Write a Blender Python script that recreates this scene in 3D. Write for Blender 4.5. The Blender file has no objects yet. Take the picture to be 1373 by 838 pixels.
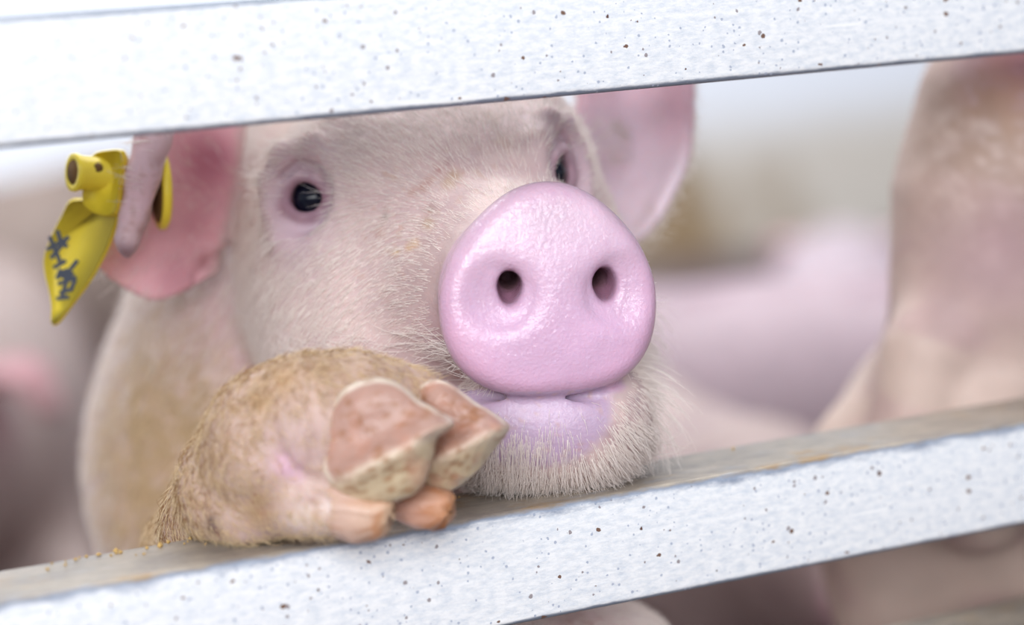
import bpy, math, random
import numpy as np
from mathutils import Matrix, Vector

# ---------------------------------------------------------------- camera
S = 0.00025                      # metres per model unit (one pixel at the focus plane)
F = 3242.0                       # focal length in pixels of the 1373 wide frame
CX, CY = 686.5, 419.0
YAW, PITCH, ROLL = 0.4513, -0.13, -0.072
CAMZ = 0.47
_f = np.array([math.sin(YAW)*math.cos(PITCH), math.cos(YAW)*math.cos(PITCH), math.sin(PITCH)])
_r = np.cross(_f, [0, 0, 1]); _r /= np.linalg.norm(_r); _u = np.cross(_r, _f)
CR = math.cos(ROLL)*_r + math.sin(ROLL)*_u
CU = -math.sin(ROLL)*_r + math.cos(ROLL)*_u
CF = _f
CAM = np.array([0.0, 0.0, CAMZ])
scene = bpy.context.scene
col = scene.collection
cam_data = bpy.data.cameras.new('camera')
cam_data.sensor_width = 36.0
cam_data.lens = F/1373*36
cam_data.clip_start = 0.02
cam = bpy.data.objects.new('camera', cam_data)
col.objects.link(cam)
M = Matrix(((CR[0], CU[0], -CF[0], CAM[0]), (CR[1], CU[1], -CF[1], CAM[1]), (CR[2], CU[2], -CF[2], CAM[2]), (0, 0, 0, 1)))
cam.matrix_world = M
scene.camera = cam
cam_data.dof.use_dof = True
cam_data.dof.focus_distance = (F+70)*S
cam_data.dof.aperture_fstop = 3.4
cam_data.dof.aperture_blades = 0

# ---------------------------------------------------------------- light
scene.view_settings.view_transform = 'Standard'
scene.view_settings.look = 'None'
scene.view_settings.gamma = 1.0
scene.view_settings.use_curve_mapping = False
scene.view_settings.exposure = 0.12
world = bpy.data.worlds.new('world')
scene.world = world
world.use_nodes = True
wn = world.node_tree.nodes; wl = world.node_tree.links
wn['Background'].inputs['Strength'].default_value = 1.0
tc = wn.new('ShaderNodeTexCoord'); sp = wn.new('ShaderNodeSeparateXYZ'); rp = wn.new('ShaderNodeValToRGB')
wl.new(tc.outputs['Generated'], sp.inputs[0]); wl.new(sp.outputs['Z'], rp.inputs[0])
rp.color_ramp.elements[0].position = 0.05; rp.color_ramp.elements[0].color = (.56, .60, .68, 1)
rp.color_ramp.elements[1].position = .75; rp.color_ramp.elements[1].color = (.30, .31, .34, 1)
wl.new(rp.outputs[0], wn['Background'].inputs['Color'])

def area(name, loc, target, sx, sy, power, color):
    l = bpy.data.lights.new(name, 'AREA'); l.shape = 'RECTANGLE'; l.size = sx; l.size_y = sy
    l.energy = power; l.color = color
    o = bpy.data.objects.new(name, l); col.objects.link(o)
    o.location = loc
    o.rotation_euler = (Vector(target)-Vector(loc)).to_track_quat('-Z', 'Y').to_euler()
    return o
# daylight through the open side of the barn behind the camera, plus an unseen fill added to brighten the back wall and pigs
area('open_side_daylight', (-0.8, -1.0, 1.25), (0.3, 0.8, 0.35), 2.0, 1.2, 62, (.97, .98, 1.0))
area('back_fill_light', (0.8, 2.1, 2.3), (1.0, 2.5, 0.2), 2.6, 1.2, 80, (.98, .99, 1.0))

# ---------------------------------------------------------------- coordinates
def C(px, py, d):                # pixel + depth behind the focus plane -> camera-axis units
    k = (F+d)/F
    return np.array([(px-CX)*k, -(py-CY)*k, F+d])
def to_world(P):                 # camera-axis units -> metres in the world
    P = np.asarray(P, dtype=np.float64)
    return CAM + S*(P[..., 0:1]*CR + P[..., 1:2]*CU + P[..., 2:3]*CF)
def from_world(x, y, z):
    v = (np.array([x, y, z])-CAM)/S
    return np.array([v@CR, v@CU, v@CF])
def W(px, py, d):
    return to_world(C(px, py, d))
UPC = np.array([CR[2], CU[2], CF[2]])          # world up, in camera axes
def hump(p, c, r):
    return np.exp(-((np.linalg.norm(p-c, axis=-1)/r)**2))
def sst(a, b, x):
    t = np.clip((x-a)/(b-a), 0, 1); return t*t*(3-2*t)

# ---------------------------------------------------------------- objects
def link(o, parent=None):
    col.objects.link(o)
    if parent is not None: o.parent = parent
    return o
def tag(o, label=None, cat=None, group=None, kind=None):
    if label: o['label'] = label
    if cat: o['category'] = cat
    if group: o['group'] = group
    if kind: o['kind'] = kind
    return o
def empty(name, loc, label=None, cat=None, group=None):
    o = bpy.data.objects.new(name, None); o.location = loc; o.empty_display_size = .02
    link(o); tag(o, label, cat, group); bpy.context.view_layer.update(); return o
def mesh(name, V, Fc, mat, parent=None, colors=None, wet=None, smooth=True, origin=None):
    V = np.asarray(V, dtype=np.float64)
    pl = np.array(parent.location) if parent is not None and parent.type == 'EMPTY' else np.zeros(3)
    if origin is None: origin = V.mean(0)
    if parent is not None and parent.type != 'EMPTY':
        pl = np.array(parent.get('_org', (0, 0, 0)))
    me = bpy.data.meshes.new(name)
    me.from_pydata((V-origin).tolist(), [], Fc.tolist() if isinstance(Fc, np.ndarray) else Fc)
    if smooth: me.polygons.foreach_set('use_smooth', [True]*len(me.polygons))
    if colors is not None:
        a = me.color_attributes.new('col', 'FLOAT_COLOR', 'POINT')
        c4 = np.ones((len(V), 4)); c4[:, :3] = colors
        a.data.foreach_set('color', c4.ravel())
    if wet is not None:
        a = me.attributes.new('wet', 'FLOAT', 'POINT'); a.data.foreach_set('value', np.asarray(wet, dtype=np.float32))
    me.materials.append(mat); me.update()
    o = bpy.data.objects.new(name, me); link(o, parent)
    o.location = origin-pl
    ORG[o.name] = np.array(origin)
    return o
ORG = {}
def submesh(name, V, Fc, mat, parent, **k):
    po = ORG[parent.name]
    V = np.asarray(V); org = V.mean(0)
    o = mesh(name, V, Fc, mat, None, origin=org, **k)
    o.parent = parent; o.location = org-po
    return o

# ---------------------------------------------------------------- implicit surfaces
def lin(c):                       # sRGB 0-255 -> linear
    c = np.asarray(c, dtype=np.float64)/255
    return np.where(c <= .04045, c/12.92, ((c+.055)/1.055)**2.4)
class Field:
    def __init__(s, xs, ys, zs):
        s.ax = [np.asarray(a, dtype=np.float32) for a in (xs, ys, zs)]
        s.V = np.full([len(a) for a in s.ax], 1e3, dtype=np.float32)
    def sub(s, lo, hi):
        sl = tuple(slice(max(int(np.searchsorted(a, l))-1, 0), int(np.searchsorted(a, h))+1) for a, l, h in zip(s.ax, lo, hi))
        X, Y, Z = np.meshgrid(s.ax[0][sl[0]], s.ax[1][sl[1]], s.ax[2][sl[2]], indexing='ij')
        return sl, np.stack([X, Y, Z], -1)
    def add(s, d, sl, k):
        v = s.V[sl]
        h = np.maximum(k-np.abs(v-d), 0)/k
        s.V[sl] = np.minimum(v, d)-h*h*k*.25
    def cut(s, d, sl, k):
        v = s.V[sl]
        h = np.maximum(k-np.abs(v+d), 0)/k
        s.V[sl] = np.maximum(v, -d)+h*h*k*.25
    def ell(s, c, r, R=None, k=40, cut=False):
        c = np.asarray(c, float); r = np.asarray(r, float); m = max(r)+k*1.6+10
        sl, P = s.sub(c-m, c+m)
        if P.size == 0: return
        q = (P-c)
        if R is not None: q = q@np.asarray(R).T      # rows of R = local axes
        k0 = np.sqrt(((q/r)**2).sum(-1)); k1 = np.sqrt(((q/(r*r))**2).sum(-1))+1e-9
        (s.cut if cut else s.add)((k0*(k0-1)/k1).astype(np.float32), sl, k)
    def cap(s, a, b, ra, rb, k=30, cut=False):
        a = np.asarray(a, float); b = np.asarray(b, float); m = max(ra, rb)+k*1.6+10
        sl, P = s.sub(np.minimum(a, b)-m, np.maximum(a, b)+m)
        if P.size == 0: return
        ab = b-a; t = np.clip(((P-a)@ab)/(ab@ab), 0, 1)
        d = np.linalg.norm(P-a-t[..., None]*ab, axis=-1)-(ra+(rb-ra)*t)
        (s.cut if cut else s.add)(d.astype(np.float32), sl, k)
    def chain(s, pts, k=30):
        for p, q in zip(pts[:-1], pts[1:]):
            s.cap(p[0], q[0], p[1], q[1], k)
    def sheet(s, pts, rad, k=12):
        pts = np.asarray(pts, dtype=np.float32); m = float(np.max(rad))+k*1.6+8
        sl, P = s.sub(pts.min(0)-m, pts.max(0)+m)
        sh = P.shape[:-1]; Q = P.reshape(-1, 3).astype(np.float32)
        D = np.empty(len(Q), dtype=np.float32)
        p2 = (pts*pts).sum(1); rad = np.broadcast_to(np.asarray(rad, dtype=np.float32), (len(pts),))
        o = pts.mean(0); Pn = pts-o; n2 = (Pn*Pn).sum(1)
        for i in range(0, len(Q), 4000):
            q = Q[i:i+4000]-o
            d2 = np.maximum((q*q).sum(1)[:, None]-2*q@Pn.T+n2, 0)
            D[i:i+4000] = (np.sqrt(d2)-rad).min(1)
        s.add(D.reshape(sh), sl, k)
    def surface(s):
        V = s.V; neg = V < 0
        nx, ny, nz = V.shape
        def cor(i, j, k): return (slice(i, nx-1+i), slice(j, ny-1+j), slice(k, nz-1+k))
        cnt = np.zeros((nx-1, ny-1, nz-1), dtype=np.int8)
        for i in (0, 1):
            for j in (0, 1):
                for k in (0, 1): cnt += neg[cor(i, j, k)]
        I = np.argwhere((cnt > 0) & (cnt < 8))
        acc = np.zeros((len(I), 3)); n = np.zeros(len(I))
        co = [(i, j, k) for i in (0, 1) for j in (0, 1) for k in (0, 1)]
        A = s.ax
        for a in range(8):
            for b in range(a+1, 8):
                ca, cb = co[a], co[b]
                if sum(abs(x-y) for x, y in zip(ca, cb)) != 1: continue
                ia = (I+ca).T; ib = (I+cb).T
                va = V[tuple(ia)]; vb = V[tuple(ib)]
                m = (va < 0) != (vb < 0)
                t = np.where(m, va/np.where(m, va-vb, 1), 0)
                pa = np.stack([A[q][ia[q]] for q in range(3)], -1); pb = np.stack([A[q][ib[q]] for q in range(3)], -1)
                acc[m] += (pa+(pb-pa)*t[:, None])[m]; n[m] += 1
        P = acc/n[:, None]
        idx = -np.ones(cnt.shape, dtype=np.int64); idx[tuple(I.T)] = np.arange(len(I))
        quads = []
        for ax in range(3):
            d = [0, 0, 0]; d[ax] = 1
            n0 = neg[tuple(slice(0, m-1) if q == ax else slice(1, m-1) for q, m in enumerate(V.shape))]
            n1 = neg[tuple(slice(1, m) if q == ax else slice(1, m-1) for q, m in enumerate(V.shape))]
            E = np.argwhere(n0 != n1); fl = n0[tuple(E.T)]
            b, c = [(1, 2), (2, 0), (0, 1)][ax]
            E = E.copy()
            for q in range(3):
                if q != ax: E[:, q] += 1
            def at(db, dc):
                G = E.copy(); G[:, b] -= db; G[:, c] -= dc
                return idx[tuple(G.T)]
            q = np.stack([at(1, 1), at(0, 1), at(0, 0), at(1, 0)], -1)
            q[~fl] = q[~fl][:, ::-1]
            quads.append(q)
        Q = np.concatenate(quads); Q = Q[(Q >= 0).all(1)]
        return P, Q
def smooth_mesh(P, Q, it=2, lam=.5):
    E = np.concatenate([Q[:, [0, 1]], Q[:, [1, 2]], Q[:, [2, 3]], Q[:, [3, 0]]])
    E = np.concatenate([E, E[:, ::-1]])
    deg = np.bincount(E[:, 0], minlength=len(P))
    for _ in range(it):
        acc = np.stack([np.bincount(E[:, 0], weights=P[E[:, 1], a], minlength=len(P)) for a in range(3)], -1)
        P = P+lam*(acc/np.maximum(deg, 1)[:, None]-P)
    return P
def vnormals(P, Q):
    n = np.cross(P[Q[:, 2]]-P[Q[:, 0]], P[Q[:, 3]]-P[Q[:, 1]])
    N = np.zeros_like(P)
    for c in range(4):
        for a in range(3): N[:, a] += np.bincount(Q[:, c], weights=n[:, a], minlength=len(P))
    return N/(np.linalg.norm(N, axis=1, keepdims=True)+1e-12)
def axis(*seg):                   # (start, step, end, step, end ...)
    out = [seg[0]]
    for st, en in zip(seg[1::2], seg[2::2]):
        n = max(1, int(round((en-out[-1])/st)))
        out += list(np.linspace(out[-1], en, n+1)[1:])
    return np.array(out)
def bez(grid, nu, nv):            # Catmull-Rom sheet through a grid of points
    G = np.asarray(grid, dtype=float)
    def crom(P, n):
        P = np.concatenate([[2*P[0]-P[1]], P, [2*P[-1]-P[-2]]])
        t = np.linspace(0, len(P)-3-1e-6, n); i = t.astype(int); f = (t-i).reshape((-1,)+(1,)*(P.ndim-1))
        a, b, c, d = P[i], P[i+1], P[i+2], P[i+3]
        return .5*((2*b)+(c-a)*f+(2*a-5*b+4*c-d)*f**2+(-a+3*b-3*c+d)*f**3)
    G = crom(G, nu); G = crom(np.swapaxes(G, 0, 1), nv)
    return np.swapaxes(G, 0, 1)

# ---------------------------------------------------------------- materials
def new_mat(name):
    m = bpy.data.materials.new(name); m.use_nodes = True
    return m, m.node_tree.nodes, m.node_tree.links, m.node_tree.nodes['Principled BSDF']
def flat(name, c, rough=.5, metal=0., sss=0., coat=0., noise=0, nscale=80, bump=0, trans=0):
    m, n, l, b = new_mat(name)
    b.inputs['Roughness'].default_value = rough; b.inputs['Metallic'].default_value = metal
    b.inputs['Coat Weight'].default_value = coat
    rgb = (*lin(c), 1)
    b.inputs['Base Color'].default_value = rgb
    if noise:
        t = n.new('ShaderNodeTexCoord'); z = n.new('ShaderNodeTexNoise'); z.inputs['Scale'].default_value = nscale
        z.inputs['Detail'].default_value = 5
        mx = n.new('ShaderNodeMix'); mx.data_type = 'RGBA'
        mx.inputs[6].default_value = tuple(np.clip(np.array(rgb)*(1-noise), 0, 1)); mx.inputs[7].default_value = rgb
        l.new(t.outputs['Object'], z.inputs['Vector']); l.new(z.outputs['Fac'], mx.inputs[0]); l.new(mx.outputs[2], b.inputs['Base Color'])
        if bump:
            bp = n.new('ShaderNodeBump'); bp.inputs['Strength'].default_value = bump; bp.inputs['Distance'].default_value = .0006
            l.new(z.outputs['Fac'], bp.inputs['Height']); l.new(bp.outputs[0], b.inputs['Normal'])
    if sss:
        b.inputs['Subsurface Weight'].default_value = sss; b.inputs['Subsurface Radius'].default_value = (1, .4, .3)
        b.inputs['Subsurface Scale'].default_value = .004
    return m
def skin(name, fine=900, bumps=.35, rough=.55, sss=.25):
    m, n, l, b = new_mat(name)
    a = n.new('ShaderNodeAttribute'); a.attribute_name = 'col'
    w = n.new('ShaderNodeAttribute'); w.attribute_name = 'wet'
    t = n.new('ShaderNodeTexCoord')
    z = n.new('ShaderNodeTexNoise'); z.inputs['Scale'].default_value = fine; z.inputs['Detail'].default_value = 4
    z2 = n.new('ShaderNodeTexNoise'); z2.inputs['Scale'].default_value = 60; z2.inputs['Detail'].default_value = 5
    l.new(t.outputs['Object'], z.inputs['Vector']); l.new(t.outputs['Object'], z2.inputs['Vector'])
    mr = n.new('ShaderNodeMapRange'); mr.inputs[1].default_value = .3; mr.inputs[2].default_value = .7
    mr.inputs[3].default_value = .9; mr.inputs[4].default_value = 1.05
    l.new(z2.outputs['Fac'], mr.inputs[0])
    mx = n.new('ShaderNodeMix'); mx.data_type = 'RGBA'; mx.blend_type = 'MULTIPLY'; mx.inputs[0].default_value = 1
    l.new(a.outputs['Color'], mx.inputs[6]); l.new(mr.outputs[0], mx.inputs[7]); l.new(mx.outputs[2], b.inputs['Base Color'])
    ad = n.new('ShaderNodeMath'); ad.operation = 'ADD'; l.new(z.outputs['Fac'], ad.inputs[0]); l.new(z2.outputs['Fac'], ad.inputs[1])
    bp = n.new('ShaderNodeBump'); bp.inputs['Strength'].default_value = bumps; bp.inputs['Distance'].default_value = .0005
    l.new(ad.outputs[0], bp.inputs['Height']); l.new(bp.outputs[0], b.inputs['Normal'])
    r = n.new('ShaderNodeMapRange'); r.inputs[3].default_value = rough; r.inputs[4].default_value = .3
    l.new(w.outputs['Fac'], r.inputs[0]); l.new(r.outputs[0], b.inputs['Roughness'])
    l.new(w.outputs['Fac'], b.inputs['Coat Weight']); b.inputs['Coat Roughness'].default_value = .1
    bp2 = n.new('ShaderNodeBump'); bp2.inputs['Strength'].default_value = 1.0; bp2.inputs['Distance'].default_value = .0007
    z3 = n.new('ShaderNodeTexNoise'); z3.inputs['Scale'].default_value = 480; z3.inputs['Detail'].default_value = 2
    l.new(t.outputs['Object'], z3.inputs['Vector']); l.new(z3.outputs['Fac'], bp2.inputs['Height']); l.new(bp2.outputs[0], b.inputs['Coat Normal'])
    b.inputs['Subsurface Weight'].default_value = sss
    b.inputs['Subsurface Radius'].default_value = (1, .45, .35); b.inputs['Subsurface Scale'].default_value = .005
    return m
SKIN = skin('pig_skin', bumps=.5)
FAR_SKIN = skin('far_pig_skin', rough=.6, sss=.1)
HAIR = flat('pig_bristle', (244, 238, 230), .45)
def hair_mat(name, c):
    m, n, l, b = new_mat(name)
    b.inputs['Base Color'].default_value = (*lin(c), 1); b.inputs['Roughness'].default_value = .5
    tr = n.new('ShaderNodeBsdfTranslucent'); tr.inputs[0].default_value = (*lin(c), 1)
    mx = n.new('ShaderNodeMixShader'); mx.inputs[0].default_value = .35
    l.new(b.outputs[0], mx.inputs[1]); l.new(tr.outputs[0], mx.inputs[2]); l.new(mx.outputs[0], n['Material Output'].inputs[0])
    return m
HAIR = hair_mat('pale_bristle', (241, 232, 226))
HAIR_DIRTY = hair_mat('soiled_bristle', (220, 198, 162))

def rail_mat(name, dirt):
    m, n, l, b = new_mat(name)
    t = n.new('ShaderNodeTexCoord')
    def mapn(sc, scale, det=5, rough=.6):
        mp = n.new('ShaderNodeMapping'); mp.inputs['Scale'].default_value = sc; l.new(t.outputs['Object'], mp.inputs[0])
        z = n.new('ShaderNodeTexNoise'); z.inputs['Scale'].default_value = scale; z.inputs['Detail'].default_value = det
        z.inputs['Roughness'].default_value = rough; l.new(mp.outputs[0], z.inputs['Vector']); return z
    def ramp(src, p0, c0, p1, c1):
        r = n.new('ShaderNodeValToRGB'); e = r.color_ramp.elements
        e[0].position = p0; e[0].color = (*c0, 1); e[1].position = p1; e[1].color = (*c1, 1)
        l.new(src, r.inputs[0]); return r
    def mix(f, a_, b_, fac=None):
        x = n.new('ShaderNodeMix'); x.data_type = 'RGBA'
        if fac is not None: x.inputs[0].default_value = fac
        else: l.new(f, x.inputs[0])
        for i, v in ((6, a_), (7, b_)):
            if isinstance(v, tuple): x.inputs[i].default_value = (*v, 1)
            else: l.new(v, x.inputs[i])
        return x.outputs[2]
    base = ramp(mapn((.4, 1, 1), 480, 6, .75).outputs['Fac'], .3, tuple(lin((206, 214, 224))), .58, tuple(lin((242, 243, 244)))).outputs[0]
    streak = ramp(mapn((.03, 1, 1), 260, 3).outputs['Fac'], .62, (0, 0, 0), .72, (1, 1, 1)).outputs[0]
    c = mix(streak, base, tuple(lin((250, 250, 250))))
    def spots(sc, thr, colr, src, size=1.0, jitter=(1, 1, 1)):
        mp = n.new('ShaderNodeMapping'); mp.inputs['Scale'].default_value = jitter; l.new(t.outputs['Object'], mp.inputs[0])
        v = n.new('ShaderNodeTexVoronoi'); v.inputs['Scale'].default_value = sc; l.new(mp.outputs[0], v.inputs['Vector'])
        # random cell picks which spots show
        sep = n.new('ShaderNodeSeparateColor'); l.new(v.outputs['Color'], sep.inputs[0])
        mu = n.new('ShaderNodeMath'); mu.operation = 'MULTIPLY'; mu.inputs[1].default_value = thr*size; l.new(sep.outputs[0], mu.inputs[0])
        wob = mapn((1, 1, 1), sc*4, 2)
        ds = n.new('ShaderNodeMath'); ds.operation = 'MULTIPLY_ADD'; ds.inputs[1].default_value = .28; l.new(wob.outputs['Fac'], ds.inputs[0]); l.new(v.outputs['Distance'], ds.inputs[2])
        lt = n.new('ShaderNodeMath'); lt.operation = 'LESS_THAN'; l.new(ds.outputs[0], lt.inputs[0]); l.new(mu.outputs[0], lt.inputs[1])
        return mix(lt.outputs[0], src, colr)
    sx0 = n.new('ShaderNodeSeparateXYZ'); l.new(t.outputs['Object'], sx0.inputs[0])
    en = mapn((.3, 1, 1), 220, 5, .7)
    for zz, sg in ((0.0, 1), (H, -1)):      # shade and dark reflections along the rounded edges, painted as slate bands
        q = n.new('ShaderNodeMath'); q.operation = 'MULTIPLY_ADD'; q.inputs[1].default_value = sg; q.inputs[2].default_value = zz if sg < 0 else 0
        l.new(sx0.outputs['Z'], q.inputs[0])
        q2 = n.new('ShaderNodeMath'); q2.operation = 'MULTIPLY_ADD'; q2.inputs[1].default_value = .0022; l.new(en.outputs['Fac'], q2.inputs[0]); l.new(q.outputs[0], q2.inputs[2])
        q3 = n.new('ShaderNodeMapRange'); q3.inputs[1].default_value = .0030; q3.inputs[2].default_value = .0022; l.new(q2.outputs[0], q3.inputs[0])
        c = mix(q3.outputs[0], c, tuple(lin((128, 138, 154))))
    c = spots(420, .40, tuple(lin((176, 184, 200))), c)
    c = spots(240, .33, tuple(lin((156, 148, 150))), c)
    c = spots(160, .29, tuple(lin((120, 92, 78))), c, jitter=(.8, 1, 1.1))
    c = spots(100, .235, tuple(lin((96, 66, 56))), c)
    if dirt:
        sx = n.new('ShaderNodeSeparateXYZ'); l.new(t.outputs['Object'], sx.inputs[0])
        ez = mapn((.35, 1, 1), 170, 6, .7)
        def edge(z0, z1, amp):
            a1 = n.new('ShaderNodeMath'); a1.operation = 'MULTIPLY_ADD'; a1.inputs[1].default_value = amp
            l.new(ez.outputs['Fac'], a1.inputs[0]); l.new(sx.outputs['Z'], a1.inputs[2])
            mr = n.new('ShaderNodeMapRange'); mr.inputs[1].default_value = z0+amp*.5; mr.inputs[2].default_value = z1+amp*.5
            l.new(a1.outputs[0], mr.inputs[0]); return mr.outputs[0]
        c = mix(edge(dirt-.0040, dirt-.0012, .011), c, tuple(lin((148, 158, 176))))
        brown = ramp(mapn((.5, 1, 1), 90, 8, .75).outputs['Fac'], .3, tuple(lin((118, 112, 108))), .68, tuple(lin((178, 166, 150)))).outputs[0]
        patch = ramp(mapn((.6, 1, 1), 45, 6, .7).outputs['Fac'], .56, (0, 0, 0), .66, (1, 1, 1)).outputs[0]
        brown = mix(patch, brown, tuple(lin((158, 132, 98))))
        c = mix(edge(dirt-.0015, dirt-.0003, .0045), c, brown)
    l.new(c, b.inputs['Base Color'])
    b.inputs['Metallic'].default_value = .12; b.inputs['Roughness'].default_value = .42
    bp = n.new('ShaderNodeBump'); bp.inputs['Strength'].default_value = .4; bp.inputs['Distance'].default_value = .0006
    l.new(mapn((.4, 1, 1), 500, 5, .7).outputs['Fac'], bp.inputs['Height']); l.new(bp.outputs[0], b.inputs['Normal'])
    return m

# ---------------------------------------------------------------- the pen: floor and walls
def box(x0, x1, y0, y1, z0, z1):
    V = [(x, y, z) for x in (x0, x1) for y in (y0, y1) for z in (z0, z1)]
    return V, [(0, 1, 3, 2), (4, 6, 7, 5), (0, 4, 5, 1), (2, 3, 7, 6), (0, 2, 6, 4), (1, 5, 7, 3)]
def stained(name, base, stain, scale, lo, hi, zlo=None, zhi=None, upper=None):
    m, n, l, b = new_mat(name)
    t = n.new('ShaderNodeTexCoord'); z = n.new('ShaderNodeTexNoise'); z.inputs['Scale'].default_value = scale; z.inputs['Detail'].default_value = 6
    l.new(t.outputs['Object'], z.inputs['Vector'])
    r = n.new('ShaderNodeValToRGB'); e = r.color_ramp.elements
    e[0].position = lo; e[0].color = (*lin(base), 1); e[1].position = hi; e[1].color = (*lin(stain), 1)
    l.new(z.outputs['Fac'], r.inputs[0]); out = r.outputs[0]
    if upper is not None:
        sx = n.new('ShaderNodeSeparateXYZ'); l.new(t.outputs['Object'], sx.inputs[0])
        a1 = n.new('ShaderNodeMath'); a1.operation = 'MULTIPLY_ADD'; a1.inputs[1].default_value = .12
        l.new(z.outputs['Fac'], a1.inputs[0]); l.new(sx.outputs['Z'], a1.inputs[2])
        mr = n.new('ShaderNodeMapRange'); mr.inputs[1].default_value = zlo+.06; mr.inputs[2].default_value = zhi+.06; l.new(a1.outputs[0], mr.inputs[0])
        x = n.new('ShaderNodeMix'); x.data_type = 'RGBA'; l.new(mr.outputs[0], x.inputs[0]); l.new(out, x.inputs[6]); x.inputs[7].default_value = (*lin(upper), 1)
        out = x.outputs[2]
    l.new(out, b.inputs['Base Color']); b.inputs['Roughness'].default_value = .8
    return m
FLOORM = stained('wet_concrete', (116, 100, 100), (80, 64, 66), 6, .35, .65)
WALLM = stained('limewashed_wall', (214, 208, 198), (150, 126, 92), 3.2, .47, .62, .16, .27, (240, 246, 255))
def shell(name, b, mat):
    V, Fc = box(*b)
    o = mesh(name, V, Fc, mat, smooth=False, origin=np.array([(b[0]+b[1])/2, (b[2]+b[3])/2, 0.0])); tag(o, kind='structure'); return o
shell('floor', (-4, 6, -2.6, 5.2, -.1, 0), FLOORM)
shell('wall_back', (-4, 6, 3.6, 3.75, 0, 1.6), WALLM)
tag(shell('wall_side', (5.2, 5.35, .9, 3.6, 0, 1.6), WALLM))

# ---------------------------------------------------------------- the fence of square rails
Y0 = 2892.8*S
def tube(name, z0, h, d, x0, x1, mat, parent, org):
    r = .0026; t = .002; prof = []
    for cx, cz, a0 in ((Y0+d-r, z0+h-r, 0), (Y0+r, z0+h-r, 90), (Y0+r, z0+r, 180), (Y0+d-r, z0+r, 270)):
        for i in range(7):
            a = math.radians(a0+i*15); prof.append((cx+r*math.cos(a), cz+r*math.sin(a)))
    inn = [(Y0+t, z0+t), (Y0+d-t, z0+t), (Y0+d-t, z0+h-t), (Y0+t, z0+h-t)]
    V = []; n = len(prof); xs = np.linspace(x0, x1, 9)
    for x in xs: V += [(x, y, z) for y, z in prof]
    Fc = [(i*n+j, (i+1)*n+j, (i+1)*n+(j+1) % n, i*n+(j+1) % n) for i in range(len(xs)-1) for j in range(n)]
    k = len(V)
    for x in (x0, x1): V += [(x, y, z) for y, z in inn]
    Fc += [(k+j, k+(j+1) % 4, k+4+(j+1) % 4, k+4+j) for j in range(4)]
    Fc += [tuple(reversed(range(n))), tuple((len(xs)-1)*n+j for j in range(n))]
    o = mesh(name, V, Fc, mat, parent, origin=np.array([(x0+x1)/2, Y0, z0]))
    return o
H = .0394
BARX0, BARX1 = -.75, 2.1
zt = CAMZ-139.2*S; zb = CAMZ-689.8*S
fence = empty('pen_fence', (BARX0, Y0, 0), 'galvanised square-tube fence whose flaking rails cross in front of the pigs', 'fence')
H = .0394
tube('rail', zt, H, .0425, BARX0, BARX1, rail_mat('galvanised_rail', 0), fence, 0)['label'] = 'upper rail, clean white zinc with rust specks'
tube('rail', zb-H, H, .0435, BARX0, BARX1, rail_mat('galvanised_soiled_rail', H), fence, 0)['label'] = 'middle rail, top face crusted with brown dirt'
z3 = CAMZ-1012*S
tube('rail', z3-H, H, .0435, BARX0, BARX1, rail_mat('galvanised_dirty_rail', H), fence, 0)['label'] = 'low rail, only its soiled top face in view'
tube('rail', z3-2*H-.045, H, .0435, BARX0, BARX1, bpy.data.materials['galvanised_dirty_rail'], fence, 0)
for x in (BARX0-.05, BARX1):
    V, Fc = box(x, x+.05, Y0-.003, Y0+.047, 0, .8)
    mesh('post', V, Fc, bpy.data.materials['galvanised_rail'], fence, smooth=False)

# ---------------------------------------------------------------- the pig at the rail
a_, b_, r_ = .381, .1, .12
HX = np.array([math.cos(a_), 0, math.sin(a_)]); HZ = np.array([-math.sin(a_), 0, math.cos(a_)]); HY = np.array([0, 1., 0])
HZ, HY = HZ*math.cos(b_)+HY*math.sin(b_), HY*math.cos(b_)-HZ*math.sin(b_)
HX, HY = HX*math.cos(r_)+HY*math.sin(r_), HY*math.cos(r_)-HX*math.sin(r_)
HR = np.stack([HX, HY, HZ]); HO = C(742, 388, 20)
def Hd(x, y, z): return HO+x*HX+y*HY+z*HZ
def feet(x_, y_): return from_world(x_, y_, 0.0)

A = Field(axis(-980, 24, -560, 5, 330, 14, 520), axis(-2100, 26, -520, 10, -380, 5, 330, 12, 620), axis(F-270, 5, F+640, 9, F+900, 22, F+3300))
def wpt(P, z):                     # the point straight below P at world height z
    w = to_world(P).ravel(); return from_world(w[0], w[1], z)
# torso and neck
neck = [(C(500, 300, 700), 240), (C(458, 430, 830), 310), (C(438, 600, 1000), 392)]
A.chain(neck, 160)
A.chain([(C(438, 600, 1000), 392), (C(430, 560, 1600), 415), (C(425, 530, 2150), 400), (C(420, 520, 2450), 350)], 120)
A.ell(C(400, 660, 820), (300, 330, 240), k=120)
# hind legs and standing fore leg
for px, dd in ((300, 2350), (520, 2400)):
    top = C(px, 620, dd); g = wpt(C(px, 620, dd), .0)
    A.chain([(top, 230), (wpt(C(px, 620, dd-60), .20), 120), (wpt(C(px, 620, dd+110), .12), 62), (wpt(C(px, 620, dd+70), .03), 50), (wpt(C(px, 620, dd+30), .014), 60)], 60)
A.chain([(C(560, 700, 760), 150), (C(690, 810, 520), 110), (C(800, 898, 410), 92), (C(806, 915, 405), 84), (wpt(C(806, 915, 410), .10), 56), (wpt(C(806, 915, 410), .035), 52), (wpt(C(806, 915, 385), .016), 62)], 60)
A.ell(C(850, 885, 405), (60, 62, 60), k=40)
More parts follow.
